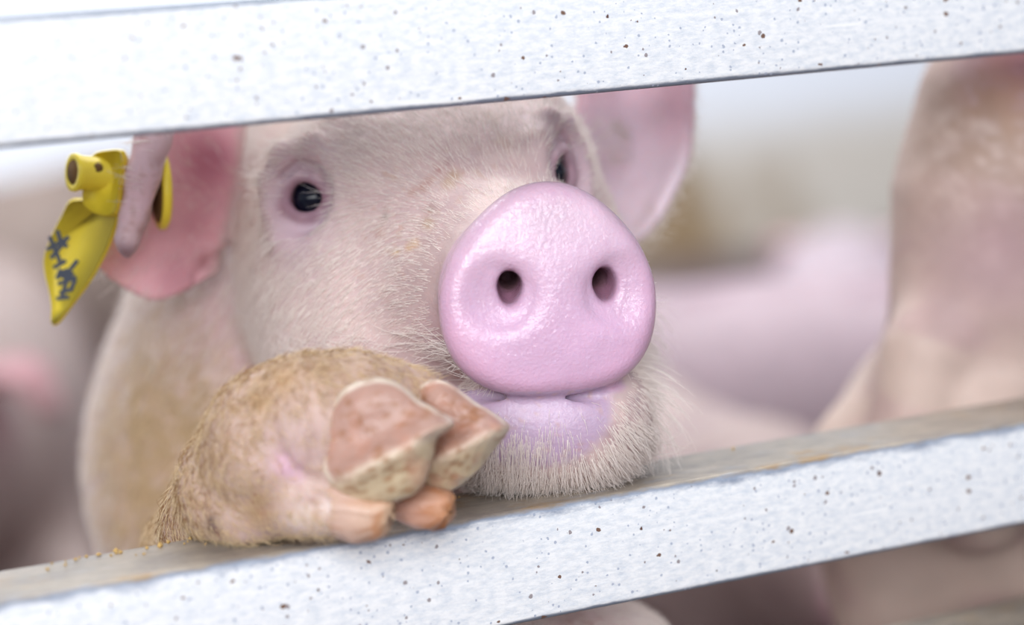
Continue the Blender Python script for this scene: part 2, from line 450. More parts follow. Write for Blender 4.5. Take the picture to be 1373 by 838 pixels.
# head
A.ell(Hd(0, 40, 520), (262, 255, 270), HR, k=90)
A.ell(Hd(0, 150, 400), (190, 110, 210), HR, k=90)
for s in (-1, 1):
    A.ell(Hd(s*150, -70, 430), (130, 190, 210), HR, k=100)
    A.ell(Hd(s*120, -150, 380), (110, 120, 190), HR, k=90)
    A.cap(Hd(s*60, 80, 200), Hd(s*125, 165, 400), 50, 78, 70)
A.cap(Hd(0, 8, 150), Hd(0, 15, 340), 122, 165, 50)
A.cap(Hd(-38, -8, 122), Hd(-90, -30, 320), 94, 130, 40)
A.cap(Hd(38, -8, 122), Hd(90, -30, 320), 94, 130, 40)
# chin and lower jaw
A.ell(C(722, 566, 140), (128, 88, 82), k=30)
A.ell(C(790, 558, 180), (88, 94, 100), k=50)
A.ell(C(690, 588, 170), (100, 64, 80), k=40)
A.cap(C(735, 560, 260), Hd(0, -170, 420), 84, 150, 60)
# snout disc
_PA = np.radians([-180, -165, -150, -136, -125, -113, -90, -67, -54, -43, -30, -15, 0, 17, 41, 58, 75, 90, 105, 122, 139, 163, 180])
_PR = np.array([150, 155, 162, 164, 161, 154, 143, 154, 161, 164, 161, 153, 149, 141, 136, 139, 145, 147, 145, 139, 137, 142, 150.])
_da, _db, _dr = .17, .04, .045            # the flat of the snout turns a little more towards the aisle than the skull
DX = np.array([math.cos(_da), 0, math.sin(_da)]); DZ = np.array([-math.sin(_da), 0, math.cos(_da)]); DY = np.array([0, 1., 0])
DZ, DY = DZ*math.cos(_db)+DY*math.sin(_db), DY*math.cos(_db)-DZ*math.sin(_db)
DX, DY = DX*math.cos(_dr)+DY*math.sin(_dr), DY*math.cos(_dr)-DX*math.sin(_dr)
DR = np.stack([DX, DY, DZ])
def Dd(x, y, z): return HO+x*DX+y*DY+z*DZ
def disc_field():
    sl, P = A.sub(HO-240, HO+240)
    q = (P-HO)@DR.T
    x, y, z = q[..., 0], q[..., 1], q[..., 2]
    th = np.arctan2(y, x)
    tt = np.linspace(-math.pi, math.pi, 721); rr = np.interp(tt, _PA, _PR)
    rr = np.convolve(np.r_[rr[-21:-1], rr, rr[1:21]], np.ones(41)/41, 'valid')
    R = np.interp(th, tt, rr)
    rho = np.sqrt(x*x+y*y)
    x = x/1.02; zf = z-16*(rho/150)**2                       # slightly domed front
    zb = 46
    e = 24.
    dx = rho-R+e; dz = np.abs(zf-zb*.5)-zb*.5-6+e
    d = np.minimum(np.maximum(dx, dz), 0)+np.sqrt(np.maximum(dx, 0)**2+np.maximum(dz, 0)**2)-e
    # gentle relief: raised rims beside the nostrils, shallow centre
    d = d*.9
    A.add(d.astype(np.float32), sl, 16)
disc_field()
NOS = [(-57, 2), (76, 1)]
for i, (nx, ny) in enumerate(NOS):
    s = -1 if nx < 0 else 1
    A.ell(Dd(nx+s*12, ny-8, 0), (30, 28, 10), DR, k=40, cut=True)
    A.ell(Dd(nx, ny+2, 8), (16, 25, 44), DR, k=9, cut=True)
    A.cap(Dd(nx-s*2, ny+6, 20), Dd(nx*.8, ny+20, 110), 15, 13, 8, cut=True)
# mouth line
A.cap(C(610, 530, 90), C(812, 530, 70), 8, 8, 10, cut=True)
A.cap(C(610, 530, 90), C(520, 520, 200), 8, 5, 12, cut=True)

# eyes
EY = []
for s in (-1, 1):
    t0 = (409, 266) if s < 0 else (757, 229)
    e0 = None
    for dd in np.arange(250, 640, 2.):      # first skin met along the line of sight to the eye
        c = C(t0[0], t0[1], dd); ii = [int(np.searchsorted(a, v)) for a, v in zip(A.ax, c)]
        if A.V[tuple(ii)] < 0: e0 = c; break
    if e0 is None: e0 = Hd(s*208, 120, 430)
    # outward direction of the eye
    o = (s*HX*.62-HZ*.72+HY*.1); o /= np.linalg.norm(o)
    up = HY-o*(HY@o); up /= np.linalg.norm(up); si = np.cross(up, o)
    B = np.stack([si, up, o])
    c = e0-o*30
    EY.append((c, B, o, up, si, s))
    def q_(x, y, z): return c+si*x*s*-1+up*y+o*z      # x grows towards the snout
    def arc(pts, r, k, cut=False):
        for p0, p1 in zip(pts[:-1], pts[1:]): A.cap(q_(*p0), q_(*p1), r, r, k, cut=cut)
    A.ell(c-o*8, (78, 78, 44), B, k=50)
    A.ell(c+o*36, (56, 50, 14), B, k=24, cut=True)
    arc([(-70, 8, 16), (-54, 50, 22), (-14, 78, 24), (34, 66, 22), (60, 28, 18), (62, -10, 14)], 16, 14)
    arc([(-50, -26, 22), (-34, -58, 20), (8, -78, 18), (46, -60, 16)], 16, 12)
    A.ell(c+o*18, (31, 29, 24), B, k=8, cut=True)
    arc([(-34, 2, 22), (-20, 26, 27), (6, 33, 29), (26, 22, 26), (36, -4, 22)], 8.5, 6)
    arc([(-34, -2, 22), (-18, -24, 26), (8, -28, 26), (28, -16, 24), (36, -4, 22)], 7.5, 6)
    arc([(-48, 18, 24), (-24, 46, 26), (8, 52, 27), (36, 34, 24)], 4.5, 7, cut=True)
# ears
earL = bez([[C(212, 90, 300), C(226, 90, 420), C(270, 100, 480), C(330, 110, 540)],
            [C(194, 200, 275), C(214, 205, 400), C(262, 210, 470), C(318, 200, 520)],
            [C(178, 285, 272), C(200, 292, 390), C(248, 300, 450), C(305, 300, 500)],
            [C(128, 345, 390), C(160, 372, 410), C(212, 394, 428), C(285, 360, 470)]], 90, 60)
A.sheet(earL.reshape(-1, 3), 11, 10)
A.chain([(C(222, 100, 290), 26), (C(206, 185, 270), 25), (C(192, 235, 262), 24), (C(180, 290, 262), 20), (C(170, 322, 264), 17), (C(167, 338, 266), 11)], 14)
earR = bez([[C(775, 40, 560), C(830, 40, 610), C(885, 40, 610), C(922, 50, 580)],
            [C(782, 130, 560), C(835, 135, 600), C(885, 135, 590), C(922, 140, 560)],
            [C(785, 215, 560), C(830, 220, 580), C(880, 220, 570), C(915, 215, 545)],
            [C(800, 310, 560), C(830, 318, 560), C(855, 315, 550), C(882, 285, 535)]], 80, 60)
A.sheet(earR.reshape(-1, 3), 11, 14)
A.cap(Hd(200, 150, 560), C(800, 200, 570), 60, 40, 40)
# the fore leg lifted over the rail
LEG = [(C(265, 820, 520), 96), (C(268, 742, 300), 76), (C(290, 698, 110), 68), (C(322, 650, -10), 76), (C(372, 592, -75), 90), (C(425, 566, -90), 84), (C(480, 548, -72), 66), (C(548, 546, -40), 54)]
A.chain(LEG, 34)
A.cap(C(330, 670, -40), C(440, 675, -135), 50, 42, 24)
A.cap(C(300, 682, 0), C(330, 694, -60), 40, 36, 24)
A.ell(C(382, 622, -158), (10, 26, 9), np.array([[.6, .8, 0], [-.8, .6, 0], [0, 0, 1]]), k=14)
A.cap(C(352, 590, -172), C(405, 650, -178), 5, 5, 9, cut=True)
def surf(px, py, d0=-250., d1=700.):           # depth of the skin along a line of sight
    for dd in np.arange(d0, d1, 2.5):
        c = C(px, py, dd); ii = [int(np.searchsorted(a, v)) for a, v in zip(A.ax, c)]
        if A.V[tuple(ii)] < 0: return dd
    return d1
def crease(path, r, k):
    pts = [C(x, y, surf(x, y)+1) for x, y in path]
    for p0, p1 in zip(pts[:-1], pts[1:]): A.cap(p0, p1, r, r, k, cut=True)
crease([(362, 560), (366, 588), (378, 616), (396, 636), (424, 648), (452, 664), (474, 678)], 6, 12)
crease([(346, 600), (360, 622), (376, 640), (396, 650)], 4, 10)
crease([(300, 672), (286, 694), (288, 712)], 5, 8)
crease([(392, 520), (404, 552), (418, 590), (424, 620)], 4, 10)
crease([(262, 372), (282, 350), (300, 338)], 6, 10)
# where the pig leans on a rail its flesh flattens against the steel
sl_, P_ = A.sub(np.array([-560, -700, F-270]), np.array([330, 60, F+640]))
wy = CAM[1]+S*(P_@np.array([CR[1], CU[1], CF[1]])); wz = CAM[2]+S*(P_@np.array([CR[2], CU[2], CF[2]]))
for z0_ in (zb-H, z3-H, z3-2*H-.045):
    dy_ = np.abs(wy-(Y0+.02175))-.02175-.0006; dz_ = np.abs(wz-(z0_+H/2))-H/2-.0006
    bd_ = (np.minimum(np.maximum(dy_, dz_), 0)+np.sqrt(np.maximum(dy_, 0)**2+np.maximum(dz_, 0)**2))/S
    A.cut(bd_.astype(np.float32), sl_, 5)
PP, PQ = A.surface()
PP = smooth_mesh(PP, PQ, 2, .5)
PN = vnormals(PP, PQ)
del A

# pigment
HL = (PP-HO)@HR.T
colr = np.tile(lin((206, 182, 178)), (len(PP), 1))
DL = (PP-HO)@DR.T
wet = np.zeros(len(PP))
def paint(mask, c):
    global colr
    m = np.clip(mask, 0, 1)[:, None]; colr = colr*(1-m)+lin(c)*m
rng = np.random.default_rng(4)
def vnoise(P, sc, seed=0):         # cheap smooth noise from random sine waves
    g = np.random.default_rng(seed); o = np.zeros(len(P))
    for i in range(10):
        k = g.normal(size=3)*2*math.pi/sc*(.6+.8*g.random()); o += np.sin(P@k+g.random()*6.28)
    return o/math.sqrt(10)
n1 = vnoise(PP, 60, 1); n2 = vnoise(PP, 22, 2); n3 = vnoise(PP, 130, 3)
paint(.4*sst(-.2, 1.2, n3), (192, 162, 164))
body_m = sst(560, 700, PP[:, 2]-F)*sst(60, -60, PP[:, 1])
paint(.45*sst(-.6, 1.4, n1+.5*n3)*body_m, (176, 148, 116))
def soil(Q): return .85*hump(Q, C(240, 545, 640), 150)+.8*hump(Q, C(200, 690, 640), 170)+.5*hump(Q, C(330, 600, 480), 110)
paint(soil(PP)*sst(-1.6, .8, n1)+0*hump(PP, C(235, 540, 560), 110)+.6*hump(PP, C(330, 470, 480), 80)*0, (178, 150, 120))
paint(.6*hump(PP, C(270, 660, 500), 130), (190, 160, 110))
# muzzle
hz = HL[:, 2]; rho = np.hypot(HL[:, 0], HL[:, 1])
paint(.65*sst(330, 60, hz)*sst(-.9, 1.0, n1+n2*.4)*(rho < 400), (176, 150, 152))
paint(.6*hump(PP, Hd(-130, 20, 150), 90), (158, 132, 130))
paint(.6*hump(PP, Hd(-120, -70, 110), 50), (196, 160, 168))
paint(.4*sst(.9, 1.5, n2+.5*n1)*hump(PP, Hd(-60, 120, 300), 170), (190, 150, 110))
disc_m = sst(66, 46, DL[:, 2])*sst(185, 172, np.hypot(DL[:, 0], DL[:, 1]))*sst(-152, -140, DL[:, 1])
paint(disc_m, (208, 170, 198))
paint(disc_m*.6*sst(-60, 120, DL[:, 1]), (212, 188, 200))
paint(disc_m*.45*sst(100, 150, rho), (206, 158, 184))
paint(disc_m*.35*sst(.6, 1.6, n2), (200, 158, 188))
wet = np.maximum(wet, disc_m*.6)
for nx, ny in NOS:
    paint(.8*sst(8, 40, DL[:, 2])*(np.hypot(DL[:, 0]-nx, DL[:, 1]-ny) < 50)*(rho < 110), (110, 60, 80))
def lipmask(Q):
    q = Q-C(712, 545, 90)
    return sst(1.12, .92, np.sqrt((q[:, 0]/108)**2+(q[:, 1]/82)**2))*sst(230, 190, Q[:, 2]-F)*(((Q-HO)@DR.T)[:, 1] < -138)
lip = lipmask(PP)
paint(.9*lip, (186, 160, 188))
wet = np.maximum(wet, lip*.3)
paint(.5*lip*sst(.7, 1.3, n2), (196, 160, 150))
# round the eyes
for c, B, o, up, si, s in EY:
    qe = (PP-(c+o*10-up*14))@B.T; ee = np.exp(-((np.sqrt((qe[:, 0]/70)**2+(qe[:, 1]/96)**2+(qe[:, 2]/70)**2)))**3)
    paint(.85*ee, (204, 176, 190)); paint(.5*hump(PP, c+o*20-si*s*-34-up*30, 26), (176, 146, 164))
    paint(.85*hump(PP, c+o*20-si*30, 18)+.85*hump(PP, c+o*20+si*34-up*10, 18), (158, 110, 124))
    rr_ = np.linalg.norm(PP-(c+o*12), axis=1); paint(.75*sst(46, 36, rr_), (140, 100, 116))
def spot(x_, y_, r_s, c_s, a=.9, dmax=700):
    m_ = (PN[:, 2] < .1)*(PP[:, 2] < F+dmax)*np.exp(-(np.linalg.norm(PXY-np.array([x_, y_]), axis=1)/r_s)**2); paint(a*m_, c_s)
# small scabs and specks of feed on the brow
PXY = np.stack([CX+F*PP[:, 0]/PP[:, 2], CY-F*PP[:, 1]/PP[:, 2]], -1); front = (PN[:, 2] < 0)*(PP[:, 2] < F+600)
for x_, y_, r_s, c_s in ((598, 218, 5, (150, 92, 90)), (588, 228, 6, (160, 104, 98)), (575, 243, 6, (160, 108, 96)), (566, 252, 7, (166, 116, 100)), (553, 258, 6, (168, 120, 104)), (610, 235, 9, (172, 138, 100)), (600, 245, 8, (176, 142, 104)),
                         (556, 326, 6, (196, 160, 96)), (531, 338, 5, (196, 160, 96)), (548, 332, 5, (188, 150, 96)), (517, 290, 5, (120, 112, 96)), (578, 280, 6, (132, 104, 92)), (574, 300, 8, (170, 140, 96)), (510, 312, 8, (176, 132, 116))):
    paint(.6*front*np.exp(-(np.linalg.norm(PXY-np.array([x_, y_]), axis=1)/r_s)**2), c_s)
# ears
def ear_mask(G, rad):
    g = G[::6, ::6].reshape(-1, 3); d = np.full(len(PP), 1e3)
    for p in g: d = np.minimum(d, np.linalg.norm(PP-p, axis=1))
    return sst(rad+26, rad, d)
eL = ear_mask(earL[:, :50], 20)*sst(.35, 0, PN[:, 2]); paint(eL*.95, (236, 180, 190))
paint(.8*hump(PP, C(272, 220, 470), 60)+.5*hump(PP, C(240, 370, 420), 40), (170, 92, 110))
paint(.6*hump(PP, C(255, 420, 560), 70)+.5*hump(PP, C(300, 400, 500), 50)+.45*hump(PP, C(330, 480, 480), 60), (206, 160, 164))
strip = sst(52, 34, np.min([np.linalg.norm(PP-p, axis=1) for p in [C(222, 100, 290), C(214, 145, 280), C(206, 185, 270), C(192, 235, 262), C(180, 290, 262), C(170, 322, 264)]], axis=0))
paint(strip*.8, (206, 176, 182)); paint(strip*.5*sst(.2, 1.2, n2), (178, 140, 134)); paint(.8*hump(PP, C(168, 338, 255), 17), (110, 76, 84))
eR = ear_mask(earR, 20)*sst(.35, 0, PN[:, 2]); paint(eR*.95, (238, 218, 228)); paint(eR*.7*sst(200, 330, PP[:, 1]), (222, 166, 180))
# soiled fore leg
lm = np.min([np.linalg.norm(PP-p, axis=1)-r for p, r in LEG[2:]], axis=0)
leg_m = sst(45, 12, lm)*sst(330, 200, PP[:, 2]-F)
lm2 = np.min([np.linalg.norm(PP-p, axis=1)-r for p, r in LEG[:3]], axis=0); leg2 = sst(60, 12, lm2)
paint(.85*leg2, (198, 168, 124))
n4 = vnoise(PP, 9, 9)
paint(.95*leg_m, (192, 164, 148))
paint(.5*leg_m*sst(-.4, 1.3, n2+.7*n4), (164, 128, 92))
top = sst(-40, 90, (PP-C(380, 560, -90))@np.array([-.6, .75, .2]))
paint(.6*leg_m*top*sst(-.8, 1.0, n2+.5*n4), (166, 132, 92))
paint(.7*leg_m*hump(PP, C(400, 600, -165), 60), (196, 168, 168))
paint(.9*hump(PP, C(382, 622, -165), 16), (214, 172, 190))
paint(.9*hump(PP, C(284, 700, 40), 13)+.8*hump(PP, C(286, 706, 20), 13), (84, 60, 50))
paint(.8*hump(PP, C(410, 700, -170), 34)*sst(-.4, .8, n2), (236, 220, 210))
fl = hump(PP, C(810, 850, 330), 100); paint(.9*fl, (206, 176, 176)); paint(.9*hump(PP, C(770, 825, 300), 48)*sst(-.9, .5, n2), (140, 74, 44)); paint(.9*hump(PP, C(880, 818, 350), 34), (232, 226, 220))

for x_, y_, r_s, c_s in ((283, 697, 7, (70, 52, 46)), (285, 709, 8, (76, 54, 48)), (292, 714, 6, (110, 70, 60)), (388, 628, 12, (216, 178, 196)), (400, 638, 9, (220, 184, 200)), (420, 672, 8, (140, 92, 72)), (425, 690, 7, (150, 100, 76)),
                         (440, 700, 22, (226, 200, 186)), (410, 700, 18, (222, 198, 184)), (350, 690, 16, (178, 138, 104)), (345, 668, 10, (170, 128, 92)), (380, 505, 22, (178, 142, 100)), (350, 540, 20, (180, 146, 104)), (430, 492, 16, (180, 148, 110))):
    spot(x_, y_, r_s, c_s, .75, 200)
spot(828, 175, 62, (238, 212, 224), .9); spot(845, 235, 40, (238, 212, 224), .8); spot(262, 300, 26, (206, 132, 148), .5); spot(286, 215, 26, (176, 104, 124), .8); spot(272, 350, 14, (176, 120, 124), .6)
spot(212, 215, 9, (150, 112, 104), .5, 330); spot(200, 290, 8, (150, 112, 100), .5, 330); spot(190, 310, 9, (156, 116, 104), .5, 330)

pig = empty('pig', to_world(from_world(*to_world(C(430, 600, 1400)).ravel()[:2], 0.0)).ravel(),
            'pale pink pig peering between the rails with one front foot hooked over the bar', 'pig')
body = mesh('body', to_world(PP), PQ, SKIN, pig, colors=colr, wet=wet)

# eyes
EYEM = flat('pig_eye', (6, 12, 30), .1)
EYEM.node_tree.nodes['Principled BSDF'].inputs['Specular IOR Level'].default_value = .3
def uv_ell(c, r, B, nu=28, nv=18):
    V = []; Fc = []
    for i in range(nv+1):
        t = math.pi*i/nv
        for j in range(nu):
            p = 2*math.pi*j/nu; q = np.array([math.sin(t)*math.cos(p)*r[0], math.sin(t)*math.sin(p)*r[1], math.cos(t)*r[2]])
            V.append(c+q@B)
    for i in range(nv):
        for j in range(nu): Fc.append((i*nu+j, (i+1)*nu+j, (i+1)*nu+(j+1) % nu, i*nu+(j+1) % nu))
    return np.array(V), Fc
for c, B, o, up, si, s in EY:
    V, Fc = uv_ell(c+o*2, (29, 28, 27), B)
    mesh('eye', to_world(V), Fc, EYEM, pig)

# ---------------------------------------------------------------- claws of the lifted foot
def wob(P, a=1.5, seed=0): return P+np.stack([vnoise(P, 30, seed+i) for i in range(3)], -1)*a
def closed_curve(pts, n):
    P = np.asarray(pts, float); k = len(P); t = np.linspace(0, k, n, endpoint=False); i = t.astype(int); f = (t-i)[:, None]
    a, b, c, d = P[(i-1) % k], P[i % k], P[(i+1) % k], P[(i+2) % k]
    return .5*((2*b)+(c-a)*f+(2*a-5*b+4*c-d)*f**2+(-a+3*b-3*c+d)*f**3)
def claw(name, outline, ridge, d0, depthf, back, seed, label=None):
    n = 96; O = closed_curve(outline, n); cc = O.mean(0)
    ra, rb = np.array(ridge[0], float), np.array(ridge[1], float); rd = rb-ra; L = np.linalg.norm(rd); rd /= L; rn = np.array([-rd[1], rd[0]])
    V = []; colv = []
    T = np.r_[np.linspace(0, .9, 22), np.linspace(.93, 1, 6)]
    def h(p, t):
        along = np.clip(((p-ra)@rd)/L, -.2, 1.2); dist = (p-ra)@rn      # + below the ridge (image down)
        base = (1-t**3.2)**.6
        bulge = 34*base
        ridge_h = 22*math.exp(-(dist/20)**2)*base
        hollow = -9*math.exp(-((dist+40)/30)**2)*base
        return bulge+ridge_h+hollow, dist, along
    for t in T:
        for o in O:
            p = cc+(o-cc)*t; hh, dist, al = h(p, t); V.append(C(p[0], p[1], d0+depthf(p)-hh))
            wall = float(sst(-4, 8, dist)); rim = float(sst(.9, .95, t))*(dist < 0)
            band = math.exp(-((dist-2)/7)**2); cs = lin((178, 140, 126))*(1-wall)+lin((204, 184, 152))*wall; cs = cs*(1-.6*band)+lin((226, 210, 188))*.6*band
            cs = cs*(1-rim)+lin((222, 206, 188))*rim
            colv.append(cs)
    TB = np.linspace(.96, .12, 12)
    for t in TB:
        for o in O:
            p = cc+(o-cc)*t; hh = -back*(1-t**2.2)**.6; V.append(C(p[0], p[1], d0+depthf(p)-hh)); colv.append(lin((206, 180, 140)))
    V = np.array(V); colv = np.array(colv); m = len(T)+len(TB)
    Fc = [(i*n+j, (i+1)*n+j, (i+1)*n+(j+1) % n, i*n+(j+1) % n) for i in range(m-1) for j in range(n)]
    V = V[:, :]; V = wob(V, .6, seed)
    na = vnoise(V, 26, seed+5); nb = vnoise(V, 60, seed+6)
    k = (.65*sst(.3, 1.3, na))[:, None]; colv = colv*(1-k)+lin((150, 98, 56))*k
    k = (.45*sst(.2, 1.2, nb))[:, None]; colv = colv*(1-k)+lin((190, 138, 118))*k
    k = (.8*np.exp(-(np.linalg.norm(V-C(586, 572, -150), axis=1)/34)**2))[:, None]; colv = colv*(1-k)+lin((160, 96, 54))*k
    ctr = np.array([V[-n:].mean(0)]); V = np.concatenate([V, ctr]); colv = np.concatenate([colv, colv[-1:]]); q = len(V)-1
    Fc += [((m-1)*n+j, q, (m-1)*n+(j+1) % n) for j in range(n)]
    return mesh(name, to_world(V), Fc, HOOFM, pig, colors=colv, wet=np.full(len(V), .15))
HOOFM = skin('claw_horn', fine=700, bumps=.8, rough=.45, sss=.1)
claw('claw', [(560, 532), (566, 516), (582, 508), (604, 514), (634, 536), (662, 553), (683, 570), (678, 583), (660, 606), (640, 632), (615, 652), (592, 662), (566, 658), (562, 620), (560, 575)],
     ((570, 622), (684, 570)), -128, lambda p: 40-.10*(p[0]-560), 46, 20)
claw('claw', [(430, 600), (432, 566), (447, 536), (472, 515), (505, 506), (534, 514), (560, 534), (588, 551), (609, 565), (603, 576), (585, 590), (581, 614), (568, 650), (545, 668), (510, 676), (470, 669), (443, 650), (431, 625)],
     ((462, 640), (610, 566)), -176, lambda p: 8-.12*(p[0]-500), 60, 30)
def stub(outline_pts, seed, c1, c2):
    V = []; colv = []; n = 28
    pts = outline_pts; K = len(pts)
    P = np.array([p[0] for p in pts]); R = np.array([p[1] for p in pts])
    d = P[-1]-P[0]; d /= np.linalg.norm(d); u = np.cross(d, [0, 0, 1.]); u /= np.linalg.norm(u); v = np.cross(d, u)
    for i in range(K):
        for j in range(n):
            a = 2*math.pi*j/n; V.append(P[i]+R[i]*(math.cos(a)*u+math.sin(a)*v*.9))
            t = i/(K-1); colv.append(lin(c1)*(1-t)+lin(c2)*t)
    Fc = [(i*n+j, i*n+(j+1) % n, (i+1)*n+(j+1) % n, (i+1)*n+j) for i in range(K-1) for j in range(n)]
    Fc += [tuple(range(n)), tuple(reversed(range((K-1)*n, K*n)))]
    V = wob(np.array(V), 3.0, seed); V = V+np.stack([vnoise(V, 13, seed+i) for i in range(3)], -1)*1.2; colv = np.array(colv); k = (.7*sst(.1, 1.1, vnoise(V, 22, seed)))[:, None]
    colv = colv*(1-k)+lin((170, 106, 56))*k
    return mesh('dewclaw', to_world(V), Fc, HOOFM, pig, colors=colv, wet=np.full(len(V), .1))
stub([(C(415, 672, -120), 30), (C(430, 676, -132), 36), (C(455, 682, -142), 38), (C(480, 688, -150), 36), (C(505, 691, -156), 32), (C(518, 692, -159), 28), (C(525, 692, -160), 20), (C(527, 692, -160), 5)], 50, (198, 166, 158), (206, 172, 140))
stub([(C(520, 668, -90), 20), (C(540, 676, -100), 25), (C(562, 680, -108), 27), (C(584, 682, -114), 27), (C(598, 683, -118), 24), (C(604, 684, -119), 18), (C(606, 684, -119), 5)], 60, (194, 152, 140), (186, 132, 88))
# hooves of the standing legs
def standing_hoof(P, seed):
    g = from_world(*to_world(P).ravel()[:2], 0.0)
    for s in (-1, 1):
        V = []; n = 20
        for h_, r_h in ((0, 34), (20, 34), (60, 28), (90, 22), (100, 8)):
            for j in range(n):
                a = 2*math.pi*j/n
                V.append(g+UPC*h_+CRW*(s*30+math.cos(a)*r_h*.85)+CFW*(math.sin(a)*r_h*1.5-h_*-.2-20))
        Fc = [(i*n+j, i*n+(j+1) % n, (i+1)*n+(j+1) % n, (i+1)*n+j) for i in range(4) for j in range(n)]+[tuple(range(n)), tuple(reversed(range(4*n, 5*n)))]
        V = np.array(V); mesh('claw', to_world(V), Fc, HOOFM, pig, colors=np.tile(lin((150, 118, 90)), (len(V), 1)), wet=np.zeros(len(V)))
CRW = np.array([1, 0, 0])-UPC*UPC[0]; CRW /= np.linalg.norm(CRW); CFW = np.cross(UPC, CRW); CFW = CFW if CFW[2] > 0 else -CFW
standing_hoof(C(806, 915, 385), 1); standing_hoof(C(300, 620, 2380), 2); standing_hoof(C(520, 620, 2430), 3)

# ---------------------------------------------------------------- hair
def hair(name, roots, nrm, dirs, length, rad, mat, parent, npt=6, curl=.25, lift=.3, gravity=0., seed=0, jit=.18, clump=0):
    g = np.random.default_rng(seed); n = len(roots)
    d = dirs+g.normal(size=dirs.shape)*jit
    d -= nrm*(d*nrm).sum(1, keepdims=True); d /= np.linalg.norm(d, axis=1, keepdims=True)+1e-9
    lf = np.abs(lift*(1+.5*g.normal(size=n)))[:, None]
    L = (length*(.6+.6*g.random(n)))[:, None] if np.ndim(length) else (length*(.6+.6*g.random(n)))[:, None]
    side = np.cross(nrm, d); cv = (g.normal(size=n)*curl)[:, None]
    pts = np.zeros((n, npt, 3)); p = roots-nrm*2; pts[:, 0] = p
    for i in range(1, npt):
        t = i/(npt-1)
        v = d+nrm*lf*(1.15-.9*t)+side*cv*t-UPC*gravity*t; v /= np.linalg.norm(v, axis=1, keepdims=True)
        p = p+v*L/(npt-1); pts[:, i] = p
    hc = bpy.data.hair_curves.new(name)
    hc.add_curves([npt]*n)
    w = to_world(pts.reshape(-1, 3)); org = np.array(parent.location)
    hc.points.foreach_set('position', (w-org).ravel().astype(np.float32))
    R = np.tile(np.linspace(1, .25, npt), n)*rad*S
    at = hc.attributes.get('radius') or hc.attributes.new('radius', 'FLOAT', 'POINT')
    at.data.foreach_set('value', R.astype(np.float32))
    hc.materials.append(mat)
    o = bpy.data.objects.new(name, hc); link(o, parent); o['kind'] = 'stuff'
    return o
tri = np.concatenate([PQ[:, [0, 1, 2]], PQ[:, [0, 2, 3]]])
tA = .5*np.linalg.norm(np.cross(PP[tri[:, 1]]-PP[tri[:, 0]], PP[tri[:, 2]]-PP[tri[:, 0]]), axis=1)
tC = PP[tri].mean(1); tN = PN[tri].mean(1)
def scatter(n, wts, seed):
    g = np.random.default_rng(seed); p = tA*wts; p /= p.sum(); i = g.choice(len(tri), n, p=p)
    a, b = g.random((2, n)); m = a+b > 1; a[m] = 1-a[m]; b[m] = 1-b[m]
    T = tri[i]; P = PP[T[:, 0]]*(1-a-b)[:, None]+PP[T[:, 1]]*a[:, None]+PP[T[:, 2]]*b[:, None]
    N = PN[T[:, 0]]*(1-a-b)[:, None]+PN[T[:, 1]]*a[:, None]+PN[T[:, 2]]*b[:, None]
    return P, N/(np.linalg.norm(N, axis=1, keepdims=True)+1e-9), i
tH = (tC-HO)@HR.T
tD = (tC-HO)@DR.T
disc_t = (tD[:, 2] < 62)*(np.hypot(tD[:, 0], tD[:, 1]) < 178)*(tD[:, 1] > -150)
disc_t = np.maximum(disc_t, (tD[:, 2] < 150)*(np.hypot(tD[:, 0], tD[:, 1]) < 106)*(tD[:, 1] > -70))
eye_t = np.zeros(len(tri))
for c, B, o, up, si, s in EY: 
    qe = (tC-(c+o*10-up*14))@B.T; eye_t = np.maximum(eye_t, np.exp(-((np.sqrt((qe[:, 0]/66)**2+(qe[:, 1]/88)**2+(qe[:, 2]/70)**2)))**5))
def tmask(G):
    g = G[::8, ::8].reshape(-1, 3); d = np.full(len(tC), 1e3)
    for p in g: d = np.minimum(d, np.linalg.norm(tC-p, axis=1))
    return np.exp(-(d/38)**4)
strip_t = np.exp(-(np.min([np.linalg.norm(tC-p, axis=1) for p in [C(222, 100, 290), C(214, 145, 280), C(206, 185, 270), C(199, 210, 266), C(192, 235, 262), C(186, 262, 262), C(180, 290, 262), C(170, 322, 264), C(167, 338, 266)]], axis=0)/36)**6)
ear_t = np.minimum(1.075, np.maximum(np.maximum(tmask(earL), tmask(earR)), 1.075*strip_t))
legd = np.min([np.linalg.norm(tC-p, axis=1)-r for p, r in LEG[2:]], axis=0)
for a0, b0, r0 in ((C(330, 670, -40), C(440, 675, -135), 48), (C(300, 682, 0), C(330, 694, -60), 40), (C(382, 640, -60), C(445, 640, -110), 60)):
    for t in np.linspace(0, 1, 5): legd = np.minimum(legd, np.linalg.norm(tC-(a0*(1-t)+b0*t), axis=1)-r0)
legd = np.minimum(legd, np.min([np.linalg.norm(tC-(LEG[0][0]*(1-t)+LEG[1][0]*t), axis=1)-86 for t in (0, .15, .3, .45, .6, .8, 1)]+[np.linalg.norm(tC-(LEG[1][0]*(1-t)+LEG[2][0]*t), axis=1)-72 for t in (.15, .33, .5, .66, .85)], axis=0))
leg_t = (legd < 42)*(tC[:, 2] < F+420)
lip_t = lipmask(tC)
near = sst(F+1000, F+500, tC[:, 2])
w = (1-disc_t)*(1-eye_t)*(1-np.minimum(1, .985*ear_t))*(1-leg_t)*(1-.9*lip_t)*(.02+near)*(tC[:, 1] > -700)
P, N, idx = scatter(100000, w, 11)
q = (P-HO)@HR.T
